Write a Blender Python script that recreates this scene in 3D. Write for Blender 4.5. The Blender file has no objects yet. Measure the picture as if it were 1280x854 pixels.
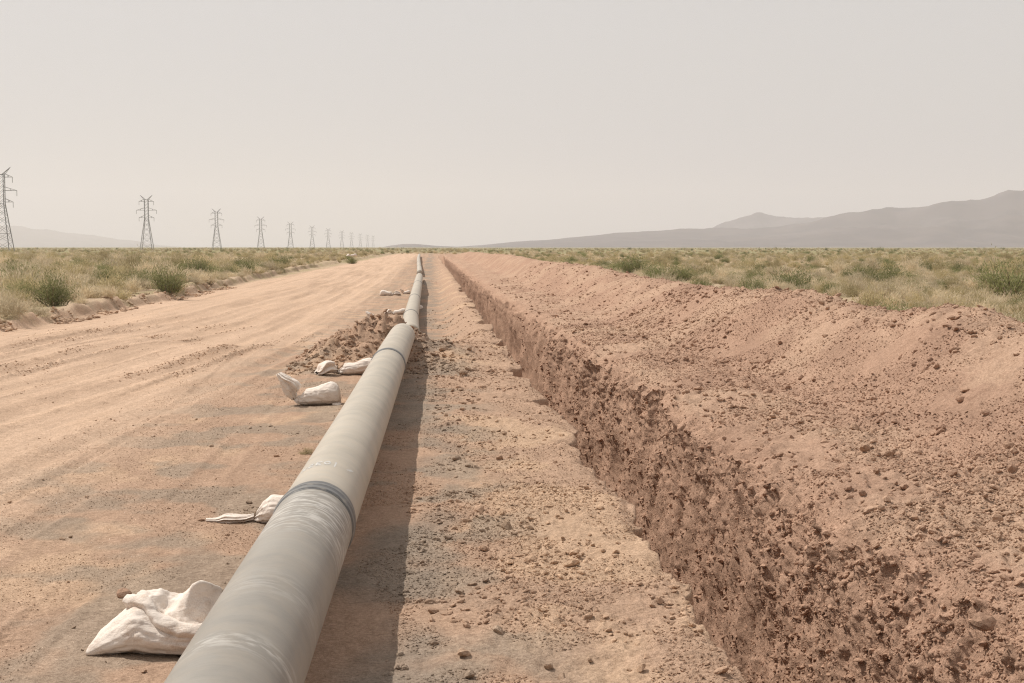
import bpy, bmesh, math, random
import numpy as np
from mathutils import Vector, Matrix, Euler

random.seed(7)
rng = np.random.default_rng(11)
scene = bpy.context.scene
col = scene.collection

# ------------------------------------------------------------------ camera
EYE = 2.2
F_PX = 1777.0            # focal length in pixels of a 1280 px wide frame (50 mm lens)
cam_data = bpy.data.cameras.new("camera")
cam_data.lens = 50.0
cam_data.sensor_width = 36.0
cam_data.clip_start = 0.1
cam_data.clip_end = 60000.0
cam = bpy.data.objects.new("camera", cam_data)
cam.location = (0, 0, EYE)
cam.rotation_euler = (math.radians(90 - 3.80), 0, -math.radians(3.22))
col.objects.link(cam)
scene.camera = cam

# ------------------------------------------------------------------ sky, sun, exposure
SUN = Vector((-0.52, 0.38, 0.855)).normalized()
world = bpy.data.worlds.new("World")
scene.world = world
world.use_nodes = True
wn, wl = world.node_tree.nodes, world.node_tree.links
wn.clear()
sky = wn.new("ShaderNodeTexSky")
sky.sky_type = 'NISHITA'
sky.sun_disc = False
sky.sun_elevation = math.asin(SUN.z)
sky.sun_rotation = math.atan2(SUN.x, SUN.y)
sky.air_density = 1.0
sky.dust_density = 6.0
sky.ozone_density = 1.0
hs = wn.new("ShaderNodeHueSaturation")
hs.inputs['Saturation'].default_value = 0.30
dust = wn.new("ShaderNodeMix")
dust.data_type = 'RGBA'
dust.inputs['Factor'].default_value = 0.78
dust.inputs['B'].default_value = (8.55, 8.32, 8.25, 1)      # dust veil over the whole sky
bg = wn.new("ShaderNodeBackground")
bg.inputs['Strength'].default_value = 0.085
wo = wn.new("ShaderNodeOutputWorld")
wl.new(sky.outputs[0], hs.inputs['Color'])
wl.new(hs.outputs[0], dust.inputs['A'])
wl.new(dust.outputs['Result'], bg.inputs['Color'])
wl.new(bg.outputs[0], wo.inputs['Surface'])

sun_data = bpy.data.lights.new("sun", 'SUN')
sun_data.energy = 4.5
sun_data.angle = math.radians(0.6)
sun_data.color = (1.0, 0.945, 0.87)
sun = bpy.data.objects.new("sun", sun_data)
sun.rotation_euler = SUN.to_track_quat('Z', 'Y').to_euler()
col.objects.link(sun)

scene.view_settings.view_transform = 'Standard'
scene.view_settings.look = 'None'
scene.view_settings.gamma = 1.0
scene.view_settings.exposure = 0.0
scene.view_settings.use_curve_mapping = False
scene.render.engine = 'CYCLES'
scene.cycles.max_bounces = 6
scene.cycles.volume_bounces = 2
scene.cycles.use_denoising = True
scene.cycles.denoiser = 'OPENIMAGEDENOISE'
scene.cycles.denoising_input_passes = 'RGB_ALBEDO_NORMAL'
scene.cycles.denoising_prefilter = 'NONE'
scene.cycles.filter_width = 1.2

# ------------------------------------------------------------------ helpers
YAW = math.radians(3.22)
def tx(px):
    """x / y of the direction seen in a column of the photograph"""
    return math.tan(math.atan((px - 640.0) / F_PX) + YAW)

def tag(o, label=None, cat=None, group=None, kind=None):
    if label: o['label'] = label
    if cat: o['category'] = cat
    if group: o['group'] = group
    if kind: o['kind'] = kind
    return o

def mesh_obj(name, verts, faces, mat=None, parent=None, smooth=True):
    me = bpy.data.meshes.new(name)
    me.from_pydata([tuple(v) for v in verts], [], [tuple(f) for f in faces])
    me.update()
    if smooth:
        me.polygons.foreach_set('use_smooth', [True] * len(me.polygons))
    o = bpy.data.objects.new(name, me)
    if mat: me.materials.append(mat)
    col.objects.link(o)
    if parent: o.parent = parent
    return o

def fast_mesh(name, V, Q, smooth=True):
    """V (n,3) float array, Q (m,4) int array"""
    me = bpy.data.meshes.new(name)
    me.vertices.add(len(V)); me.vertices.foreach_set('co', V.astype(np.float32).ravel())
    k = Q.shape[1]
    me.loops.add(Q.size); me.loops.foreach_set('vertex_index', Q.astype(np.int32).ravel())
    me.polygons.add(len(Q))
    me.polygons.foreach_set('loop_start', np.arange(0, Q.size, k, dtype=np.int32))
    me.polygons.foreach_set('loop_total', np.full(len(Q), k, dtype=np.int32))
    me.update(calc_edges=True)
    me.polygons.foreach_set('use_smooth', np.full(len(Q), smooth, dtype=bool))
    return me

def empty(name, loc=(0, 0, 0), rz=0.0):
    o = bpy.data.objects.new(name, None)
    o.location = loc
    o.rotation_euler = (0, 0, rz)
    o.empty_display_size = 0.2
    col.objects.link(o)
    return o

# ---- vectorised gradient noise
def _h(ix, iy, iz):
    h = (ix.astype(np.int64) * 374761393 + iy.astype(np.int64) * 668265263 + iz.astype(np.int64) * 2147483647) & 0xffffffff
    h = ((h ^ (h >> 13)) * 1274126177) & 0xffffffff
    return (h ^ (h >> 16)) & 0xffffffff

def pn(x, y, z=None, seed=0):
    x = np.asarray(x, float); y = np.asarray(y, float)
    three = z is not None
    z = np.zeros_like(x) if z is None else np.asarray(z, float)
    ix, iy, iz = np.floor(x).astype(np.int64), np.floor(y).astype(np.int64), np.floor(z).astype(np.int64)
    fx, fy, fz = x - ix, y - iy, z - iz
    u, v, w = fx*fx*fx*(fx*(fx*6-15)+10), fy*fy*fy*(fy*(fy*6-15)+10), fz*fz*fz*(fz*(fz*6-15)+10)
    def g(dx, dy, dz):
        h = _h(ix + dx + seed * 131, iy + dy, iz + dz)
        a = (h & 1023) * (2 * math.pi / 1024)
        if three:
            c = ((h >> 10) & 1023) / 511.5 - 1
            s = np.sqrt(np.maximum(0, 1 - c * c))
            return np.cos(a) * s * (fx - dx) + np.sin(a) * s * (fy - dy) + c * (fz - dz)
        return np.cos(a) * (fx - dx) + np.sin(a) * (fy - dy)
    def lay(dz):
        a = g(0, 0, dz); b = g(1, 0, dz); c = g(0, 1, dz); d = g(1, 1, dz)
        p = a + u * (b - a); q = c + u * (d - c)
        return p + v * (q - p)
    r = lay(0)
    if three:
        r = r + w * (lay(1) - r)
    return r * 1.5

def fbm(x, y, z=None, o=4, seed=0, gain=.5):
    t = 0; a = 1.0; f = 1.0
    for k in range(o):
        t = t + a * pn(x * f, y * f, None if z is None else z * f, seed + k * 7)
        a *= gain; f *= 2.03
    return t

def sst(a, b, x):
    t = np.clip((x - a) / (b - a), 0, 1)
    return t * t * (3 - 2 * t)

# ------------------------------------------------------------------ materials
def new_mat(name):
    m = bpy.data.materials.new(name)
    m.use_nodes = True
    n = m.node_tree.nodes
    b = n['Principled BSDF']
    b.inputs['Specular IOR Level'].default_value = 0.2
    return m, n, m.node_tree.links, b

def mix_rgb(n, l, fac, a, b, mode='MIX'):
    x = n.new('ShaderNodeMix'); x.data_type = 'RGBA'; x.blend_type = mode
    for sock, v in (('Factor', fac), ('A', a), ('B', b)):
        if hasattr(v, 'is_output'): l.new(v, x.inputs[sock])
        elif sock == 'Factor': x.inputs[sock].default_value = v
        else: x.inputs[sock].default_value = (*v, 1) if len(v) == 3 else v
    return x.outputs['Result']

def noise_node(n, l, vec, scale, detail=3, rough=.5):
    t = n.new('ShaderNodeTexNoise')
    t.inputs['Scale'].default_value = scale
    t.inputs['Detail'].default_value = detail
    t.inputs['Roughness'].default_value = rough
    if vec is not None: l.new(vec, t.inputs['Vector'])
    return t.outputs['Fac']

def ramp(n, l, fac, lo, hi, vlo=0.0, vhi=1.0):
    r = n.new('ShaderNodeMapRange')
    l.new(fac, r.inputs['Value'])
    r.inputs['From Min'].default_value = lo; r.inputs['From Max'].default_value = hi
    r.inputs['To Min'].default_value = vlo; r.inputs['To Max'].default_value = vhi
    return r.outputs['Result']

def soil_material(name, from_attr=True, rgb=(.4, .27, .19)):
    m, n, l, b = new_mat(name)
    b.inputs['Roughness'].default_value = 1.0
    b.inputs['Specular IOR Level'].default_value = 0.05
    g = n.new('ShaderNodeNewGeometry')
    tc = g.outputs['Position']
    if from_attr:
        at = n.new('ShaderNodeAttribute'); at.attribute_name = 'soil'
        base = at.outputs['Color']
    else:
        oi = n.new('ShaderNodeObjectInfo')
        at = n.new('ShaderNodeAttribute'); at.attribute_name = 'soil'; at.attribute_type = 'INSTANCER'
        var = mix_rgb(n, l, oi.outputs['Random'], (.86, .84, .83), (1.10, 1.10, 1.09))
        base = mix_rgb(n, l, 1.0, at.outputs['Color'], var, 'MULTIPLY')
    lump = noise_node(n, l, tc, 11.0, 4, .6)
    fine = noise_node(n, l, tc, 42.0, 4, .7)
    grain = noise_node(n, l, tc, 210.0, 3, .65)
    c0 = mix_rgb(n, l, ramp(n, l, lump, .30, .70), (.88, .865, .85), (1.10, 1.10, 1.10))
    c1 = mix_rgb(n, l, ramp(n, l, fine, .30, .70), (.70, .67, .64), (1.24, 1.24, 1.23))
    c2 = mix_rgb(n, l, ramp(n, l, grain, .32, .68), (.74, .72, .70), (1.22, 1.22, 1.22))
    cc = mix_rgb(n, l, 1.0, mix_rgb(n, l, 1.0, mix_rgb(n, l, 1.0, base, c0, 'MULTIPLY'), c1, 'MULTIPLY'), c2, 'MULTIPLY')
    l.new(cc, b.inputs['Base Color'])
    prev = None
    for h, st, ds in ((lump, .45, .05), (fine, .65, .022), (grain, .7, .006)) if from_attr else ((fine, .5, .012), (grain, .5, .004)):
        bp = n.new('ShaderNodeBump'); bp.inputs['Strength'].default_value = st; bp.inputs['Distance'].default_value = ds
        l.new(h, bp.inputs['Height'])
        if prev: l.new(prev.outputs[0], bp.inputs['Normal'])
        prev = bp
    l.new(prev.outputs[0], b.inputs['Normal'])
    return m

M_GROUND = soil_material('desert_soil')
M_CLOD = soil_material('clod_soil', False, (.37, .245, .175))

# ------------------------------------------------------------------ ground
LIP_L, LIP_R, TR_D = 1.60, 3.12, 2.45      # trench: left lip, right lip, depth
crest_y = np.array([-50, 10, 15, 16.8, 18, 19.1, 21, 24.4, 27, 30, 39, 50, 62, 90, 124, 400])
crest_h = np.array([1.1, 1.15, 1.05, 1.07, 1.17, 1.22, 1.15, 1.08, 1.26, 1.15, 1.06, 1.10, 1.24, 1.18, 1.35, 1.2])

def corridor_dip(y):
    return -0.48 * sst(31, 38, y) * (1 - sst(108, 190, y))

RUTS = [  # (y samples, x samples, half width, depth, ridge)
    ((5, 18, 24, 32, 45, 80, 200), (-6.4, -5.5, -4.95, -4.36, -4.0, -3.7, -3.6), .28, .09, .085),
    ((5, 18, 24, 32, 45, 80, 200), (-4.6, -3.75, -3.35, -3.0, -2.8, -2.7, -2.7), .22, .04, .03),
    ((5, 25, 34, 48, 80, 200), (-8.0, -7.6, -7.2, -5.9, -5.4, -5.3), .28, .085, .075),
    ((5, 25, 34, 48, 80, 200), (-10.0, -9.3, -8.9, -7.7, -7.0, -7.0), .30, .075, .07),
]
TRACKS = [  # crisp tyre prints: (y samples, x samples, half width, depth)
    ((0, 7, 12, 20, 30, 60), (-2.30, -2.36, -2.22, -2.1, -2.5, -2.6), .15, .016),
    ((0, 7, 12, 20, 30, 60), (-4.05, -3.95, -3.75, -3.5, -3.9, -4.0), .15, .016),
    ((0, 10, 18, 26, 40, 90), (-3.3, -3.2, -3.1, -2.75, -2.2, -2.2), .12, .012),
    ((0, 14, 22, 32, 50, 120), (-6.6, -5.1, -4.5, -3.9, -3.2, -3.0), .14, .018),
    ((0, 14, 22, 32, 50, 120), (-8.4, -6.9, -6.2, -5.5, -4.8, -4.6), .14, .018),
    ((0, 20, 30, 45, 80, 160), (-9.5, -8.5, -8.0, -6.8, -6.2, -6.2), .15, .022),
]

def height(x, y):
    """ground height away from the trench walls"""
    dip = corridor_dip(y) * sst(-9, -4, x) * (1 - sst(.3, 1.3, x))
    far = 1 - sst(250, 420, y)
    z = dip * far + .05 * fbm(x * .12, y * .07, o=3, seed=3)
    # graded track
    wr = sst(-10.5, -9.5, x) * (1 - sst(-1.7, -1.1, x))
    xa = x + np.interp(y, (5, 18, 24, 32, 45, 80), (2.2, 1.35, .85, .3, 0, -.2))
    tr = 0.005 * fbm(xa * 1.3, y * .03, o=2, seed=5) + .005 * np.abs(fbm(xa * 9, y * .10, o=2, seed=6)) * (1 - .7 * sst(-4.5, -3, x)) + (.006 * fbm(x * 2.2, y * 1.9, o=4, seed=8)) * (1 - .9 * sst(20, 50, y)) + .009 * (1 - .8 * sst(25, 60, y)) * np.abs(fbm(x * 9, y * 7, o=2, seed=9))
    for ys, xs, w, d, r in RUTS:
        xr = np.interp(y, ys, xs) + .22 * pn(y * .07, y * 0 + 3.3, seed=20) + .02 * pn(y * 1.6, y * 0 + 1.3, seed=21)
        act = sst(-.45, .25, pn(y * .11, y * 0 + xs[1], seed=23)) * .6 + .4
        act = act * sst(ys[0] - 2, ys[0], y) * (1 - sst(ys[-1] * .8, ys[-1], y))
        q = (x - xr) / w
        lump = .6 + .9 * np.abs(fbm(x * 6, y * 4, o=3, seed=25))
        act = act * (1 - .55 * sst(34, 60, y))
        tr = tr + act * (-d * np.exp(-q * q * 1.6) + r * lump * (np.exp(-((q - 1.35) / .38) ** 2) + .8 * np.exp(-((q + 1.35) / .38) ** 2)))
    for ys, xs, w, d in TRACKS:
        dx = np.abs(x - np.interp(y, ys, xs) - .05 * pn(y * .2, y * 0 + xs[0], seed=26))
        on = sst(-.35, .1, pn(y * .16, y * 0 + xs[0] * 3, seed=27)) * (1 - sst(ys[-1] * .7, ys[-1], y))
        print_ = (1 - sst(w - .02, w + .015, dx)) * (.75 + .25 * np.sign(np.sin(y * 46 + dx * 30)) * (1 - sst(16, 24, y)))
        tr = tr + on * (-d * print_ + d * .8 * np.exp(-((dx - w - .035) / .03) ** 2) * (.5 + np.abs(pn(x * 9, y * 7, seed=28))))
    z = z + wr * tr * far
    # bank and scrub field at the left
    edge = -10.9 + .55 * pn(y * .16, y * 0 + 9.1, seed=31) + .25 * pn(y * .7, y * 0 + 4.1, seed=32) - sst(40, 160, y) * 1.6
    wb = 1 - sst(-.30, .06, x - edge)
    z = z + wb * (.30 + .15 * fbm(x * .3, y * .3, o=4, seed=33)) + wb * (1 - sst(-3, -.4, x - edge)) * -.06
    z = z + np.exp(-((x - edge + .3) / .35) ** 2) * .11 * np.maximum(0, .3 + fbm(x * 1.3, y * 1.3, o=3, seed=34))
    # strip under and beside the pipe up to the trench
    ws = sst(-1.8, -1.2, x) * (1 - sst(1.9, 2.3, x))
    z = z + ws * (.030 * fbm(x * 1.2, y * .8, o=4, seed=41) + (.030 * np.abs(fbm(x * 4.5, y * 4.5, o=3, seed=42)) + .012 * np.abs(fbm(x * 17, y * 15, o=2, seed=43))) * sst(-.5, .5, x + .3 * pn(x * .8, y * .6, seed=45)))
    z = z + ws * .05 * sst(.9, 1.5, x) * fbm(x * 1.0, y * 1.6, o=3, seed=44)
    # heap of excavated clods around the pipe
    lump = .85 + .40 * fbm(x * 2.3, y * 2.0, o=4, seed=51)
    z = z + .74 * lump * np.exp(-((x + 1.15) / .70) ** 2 - ((y - 29.0) / 2.3) ** 2)
    z = z + .14 * lump * np.exp(-((x + 1.35) / .65) ** 2 - ((y - 32.0) / 2.2) ** 2)
    z = z + .34 * lump * np.exp(-((x + 1.95) / .55) ** 2 - ((y - 27.2) / 1.8) ** 2)
    z = z + .22 * lump * np.exp(-((x - .25) / .75) ** 2 - ((y - 29.0) / 2.4) ** 2)
    z = z + .30 * lump * np.exp(-((x + .6) / .35) ** 2 - ((y - 30.2) / 1.0) ** 2)
    z = z + .42 * lump * np.exp(-((x + 1.1) / .6) ** 2 - ((y - 92) / 6.0) ** 2)
    z = z + .30 * lump * np.exp(-((x + .3) / .8) ** 2 - ((y - 103) / 4.0) ** 2)
    # spoil bank right of the trench
    wl_ = sst(2.2, 3.0, x)
    hc = np.interp(y, crest_y, crest_h) + .05 * fbm(y * .5, y * 0 + 2.2, o=3, seed=61)
    toe = 4.75 + .35 * pn(y * .13, y * 0 + 5.5, seed=62)
    up = sst(0, 1, (x - toe) / (7.0 - toe) * .93)
    dn = 1 - sst(7.15, 9.4, x)
    shelf = .10 * sst(3.0, 4.9, x) + .05 * sst(3.0, 3.4, x)
    dump = np.maximum(0, fbm(x * .45 + 3, y * .30, o=2, seed=69)) * .16 + .08 * np.abs(pn(x * .9, y * .75, seed=70))
    bank = (shelf + (hc - .12) * up + dump * up * (1 - .6 * sst(6.2, 7.2, x))) * dn
    rough = .055 * fbm(x * .9, y * .7, o=4, seed=63) + .062 * np.abs(fbm(x * 3.6, y * 3.6, o=3, seed=64)) + .018 * np.abs(fbm(x * 16, y * 14, o=2, seed=68)) + .05 * np.abs(pn(x * 1.7, y * 1.7, seed=66)) * up
    z = z + wl_ * far * (bank + rough * dn)
    wf = sst(8.6, 10, x)
    z = z + wf * .16 * fbm(x * .3, y * .3, o=4, seed=67)
    return z

def soil_colour(x, y, z, wall):
    n1 = fbm(x * .5, y * .25, o=4, seed=71); n2 = fbm(x * 2.4, y * 1.1, o=3, seed=72); n3 = fbm(x * .9, y * .9, o=3, seed=73)
    road = np.array([.545, .40, .298]); grey = np.array([.30, .245, .195]); sand = np.array([.53, .385, .27])
    strip = np.array([.415, .290, .213]); spoil = np.array([.385, .257, .190]); wallc = np.array([.41, .27, .198]); field = np.array([.43, .335, .245])
    def lerp(a, b, t): return a + (b - a) * t[..., None]
    C = np.broadcast_to(strip, x.shape + (3,)).copy()
    xa = x + np.interp(y, (5, 18, 24, 32, 45, 80), (2.2, 1.35, .85, .3, 0, -.2))
    tyre = fbm(xa * 5, y * .06, o=3, seed=78)
    C = lerp(C, sand, sst(.10, .5, n1 + .25 * n2) * .55)
    # compacted grey track beside the pipe
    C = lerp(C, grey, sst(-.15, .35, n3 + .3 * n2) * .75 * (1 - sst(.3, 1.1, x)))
    C = lerp(C, np.array([.275, .23, .19]), sst(-1.0, -.75, x) * (1 - sst(-.15, .35, x + .2 * n2)) * sst(-.5, .2, n1 + .4 * n3) * .8)  # darker grey band painted into the soil to deepen the pipe's shadow
    wr = 1 - sst(-4.4, -2.6, x + .5 * n1)
    R = lerp(np.broadcast_to(road, x.shape + (3,)), np.array([.475, .345, .255]), sst(-.1, .5, fbm(xa * 1.2, y * .05, o=4, seed=75)))
    R = lerp(R, np.array([.565, .41, .30]), sst(.1, .5, fbm(xa * 1.7 + 9, y * .15, o=3, seed=76)) * .6)
    C = lerp(C, R, wr)
    C = C * (1 + .10 * (tyre * (1 - sst(-1.2, .2, x)))[..., None])
    wsp = sst(1.7, 2.6, x)
    S = lerp(np.broadcast_to(spoil, x.shape + (3,)), np.array([.435, .305, .225]), sst(-.25, .35, n1) * .8 + .2 * (1 - sst(4.2, 5.2, x)))
    S = lerp(S, np.array([.325, .212, .157]), sst(.12, .5, fbm(x * .8, y * .55, o=4, seed=77)) * .55)
    C = lerp(C, S, wsp)
    heap = np.clip(np.exp(-((x + 1.2) / .9) ** 2 - ((y - 28.3) / 2.6) ** 2) * 1.6, 0, 1)
    C = lerp(C, np.array([.385, .265, .192]), heap * .8)
    C = lerp(C, wallc, wall * .85)
    fl = np.clip((1 - sst(-11.6, -10.8, x + .3 * n2)) + sst(8.6, 9.6, x), 0, 1)
    FC = lerp(np.broadcast_to(field, x.shape + (3,)), np.array([.36, .30, .19]), sst(-.2, .4, n1))
    C = lerp(C, FC, fl)
    # plain beyond the work strip: scrub-covered soil
    off = np.clip(sst(380, 700, y) + (1 - sst(-60, -25, x)) + sst(25, 60, x), 0, 1)
    C = lerp(C, np.array([.27, .245, .14]), off * sst(120, 500, np.hypot(x, y)))
    return C * (1 + .06 * n2[..., None])

W_L = TR_D
S1 = LIP_L; S2 = S1 + TR_D; S3 = S2 + (LIP_R - .28 - LIP_L); S4 = S3 + TR_D
SHIFT = S4 - LIP_R          # s = x + SHIFT right of the trench

def profile(s):
    """base x, z (0 = ground surface), and how much of a wall each column is"""
    x = np.where(s < S1, s, np.where(s < S2, LIP_L + .02 * (s - S1), np.where(s < S3, LIP_L + .05 + (s - S2) * (LIP_R - .33 - LIP_L) / (S3 - S2), np.where(s < S4, LIP_R - .28 + .28 * (s - S3) / TR_D, s - SHIFT))))
    d = np.where(s < S1, 0, np.where(s < S2, (s - S1), np.where(s < S3, TR_D, np.where(s < S4, S4 - s, 0))))
    return x, d

def columns(step_mid, step_left, step_right, step_wall):
    def out(a, first, ratio=1.16, lim=22000):
        r = [a]; st = first
        while abs(r[-1]) < lim:
            r.append(r[-1] + st); st *= ratio
        return r
    left = out(-13.0, -step_left * 2)[::-1][:-1]
    a = np.arange(-13.0, -1.6, step_left)
    b = np.arange(-1.6, S1 - .02, step_mid)
    c = np.concatenate([np.arange(S1 - .012, S2, step_wall * 3), np.linspace(S2, S3, 10)[:-1], np.arange(S3, S4 - .001, step_wall)])
    d = np.arange(S4, 5.4 + SHIFT, step_mid)
    e = np.arange(5.4, 10, step_right) + SHIFT
    right = np.array(out(10.0, step_right * 2)) + SHIFT
    return np.concatenate([left, a, b, c, d, e, right])

def band_points(ys, s):
    Y, S = np.meshgrid(ys, s, indexing='ij')
    xb, d = profile(S)
    far = 1 - sst(260, 420, Y)
    near = sst(-60, -30, Y)
    depth = d * far * near
    # ragged lips
    lipL = .10 * fbm(Y * .55, Y * 0 + 1.7, o=4, seed=81) - .20 * sst(.22, .5, pn(Y * .42, Y * 0 + 7.7, seed=82)) + .03 * fbm(Y * 4, Y * 0 + .7, o=2, seed=87)
    for y0, a_, w_ in ((8.9, .10, .30), (11.2, .15, .22), (17.0, .12, .5)):
        e_ = Y - y0 + .08 * fbm(Y * 5, Y * 0 + y0, o=2, seed=88)
        lipL = lipL + a_ * np.exp(-np.maximum(0, e_) / (.10 * y0)) * sst(-w_, .0, e_)
    lipR = .20 * fbm(Y * .45, Y * 0 + 3.1, o=4, seed=83) + .06 * fbm(Y * 2.6, Y * 0 + 8.1, o=3, seed=84)
    lipR = lipR - .25 * sst(40, 90, Y)
    wL = np.exp(-np.maximum(0, LIP_L - xb) / .35) * (S <= S1) + (S > S1) * (S < S2) * (1 - .6 * sst(0, 1.2, d)) 
    wR = np.exp(-np.maximum(0, xb - LIP_R) / .5) * (S >= S4) + (S >= S3) * (S < S4) * (1 - .75 * sst(0, 2.2, d))
    X = xb + lipL * wL * far + lipR * wR * far
    Z = height(X, Y)
    zsurf = Z.copy()
    Z = Z - depth
    # rounding of the right lip, broken by slumped blocks
    k = (S > S3 - .3) * np.exp(-((S - S4) / .30) ** 2)
    Z = Z - far * k * .22 * (.45 + np.maximum(-.3, fbm(X * 1.6, Y * 1.4, o=3, seed=85)))
    kl = np.exp(-((S - S1) / .10) ** 2)
    Z = Z - far * kl * .05 * (.6 + fbm(X * 3, Y * 2, o=2, seed=86))
    # broken face of the trench walls
    wall = sst(S1 - .05, S1 + .12, S) * (1 - sst(S4 - .02, S4 + .40, S)) * far
    fx = np.zeros_like(X); fy = np.zeros_like(X); fz = np.zeros_like(X)
    on = wall > .001
    xw, yw, zw = X[on], Y[on], Z[on]
    top = 1 - sst(.3, 1.1, -zw)
    fx[on] = (.11 * fbm(yw * 1.1, zw * .9, xw, o=2, seed=91) + (.035 + .03 * top) * np.abs(fbm(yw * 4.6, zw * 3.6, xw * 3, o=4, seed=92, gain=.6))
              + .030 * pn(yw * 7.5, zw * .5, xw * 2, seed=97) * (1 - .6 * top) + .020 * np.abs(fbm(yw * 17, zw * 10, xw * 10, o=2, seed=96)) - .05)
    fz[on] = .04 * fbm(yw * 3.3, zw * 3.3, xw * 3, o=2, seed=93)
    fy[on] = .03 * fbm(yw * 4.3, zw * 4.3, xw * 4, o=2, seed=94)
    sgn = np.where(S < (S2 + S3) / 2, 1.0, -1.0)
    # right wall bulges towards the trench
    amp = np.where(S < S2, .55, 1.25)
    X = X + wall * fx * sgn * amp
    Z = Z + wall * fz
    Y2 = Y + wall * fy
    return X, Y2, Z, wall, S

BANDS = [(5.0, 13.0, .0032, (.0135, .022, .03, .012)),
         (13.0, 38.0, .0032, (.028, .032, .032, .024)),
         (38.0, 160.0, .0042, (.075, .09, .09, .07))]
parts = []
yb = np.concatenate([[-22000, -8000, -3000, -1000, -300, -120], np.arange(-60, 0, 4), np.linspace(0, 5.0, 26)])
col_back = columns(.075, .16, .16, .09)
parts.append((yb, col_back))
for y0, y1, r, st in BANDS:
    n = int(math.log(y1 / y0) / r)
    parts.append((y0 * (y1 / y0) ** np.linspace(0, 1, n + 1), columns(*st)))
ny = int(math.log(22000 / 160.) / .022)
parts.append((160. * (22000 / 160.) ** np.linspace(0, 1, ny + 1), columns(.15, .3, .3, .2)))
VV, QQ, CC, WW, base = [], [], [], [], 0
prepared = []
for ys, s in parts:
    prepared.append([ys, s, *band_points(ys, s)])
for i, p in enumerate(prepared):          # weld neighbouring bands: the finer row follows the coarser one
    for j, mine, other in ((i + 1, -1, 0), (i - 1, 0, -1)):
        if 0 <= j < len(prepared) and len(prepared[j][1]) < len(p[1]):
            q = prepared[j]
            for c in (2, 3, 4):
                p[c][mine] = np.interp(p[1], q[1], q[c][other])
for ys, s, X, Y, Z, wall, S in prepared:
    r, c = X.shape
    V = np.stack([X, Y, Z], -1).reshape(-1, 3)
    idx = np.arange(r * c).reshape(r, c) + base
    Q = np.stack([idx[:-1, :-1], idx[:-1, 1:], idx[1:, 1:], idx[1:, :-1]], -1).reshape(-1, 4)
    VV.append(V); QQ.append(Q); WW.append(wall.ravel())
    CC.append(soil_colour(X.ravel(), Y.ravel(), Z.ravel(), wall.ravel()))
    base += r * c
GV = np.concatenate(VV); GQ = np.concatenate(QQ); GC = np.concatenate(CC); GW = np.concatenate(WW)
gme = fast_mesh('ground', GV, GQ)
ca = gme.color_attributes.new('soil', 'FLOAT_COLOR', 'POINT')
ca.data.foreach_set('color', np.concatenate([GC, np.ones((len(GC), 1))], 1).astype(np.float32).ravel())
gme.materials.append(M_GROUND)
ground = bpy.data.objects.new('ground', gme); col.objects.link(ground)
tag(ground, 'bare tan desert soil cut by the trench and raised into the spoil bank', kind='structure')
print('ground quads', len(GQ))

def gz(x, y):
    return float(height(np.array([float(x)]), np.array([float(y)]))[0])

def px_ground(px, py, z=0.0):
    """where a point of the photograph lies on ground of height z"""
    t = tx(px)
    d = (EYE - z) * F_PX / (py - 309.0) / (math.cos(YAW) + t * math.sin(YAW))
    return t * d, d

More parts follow.
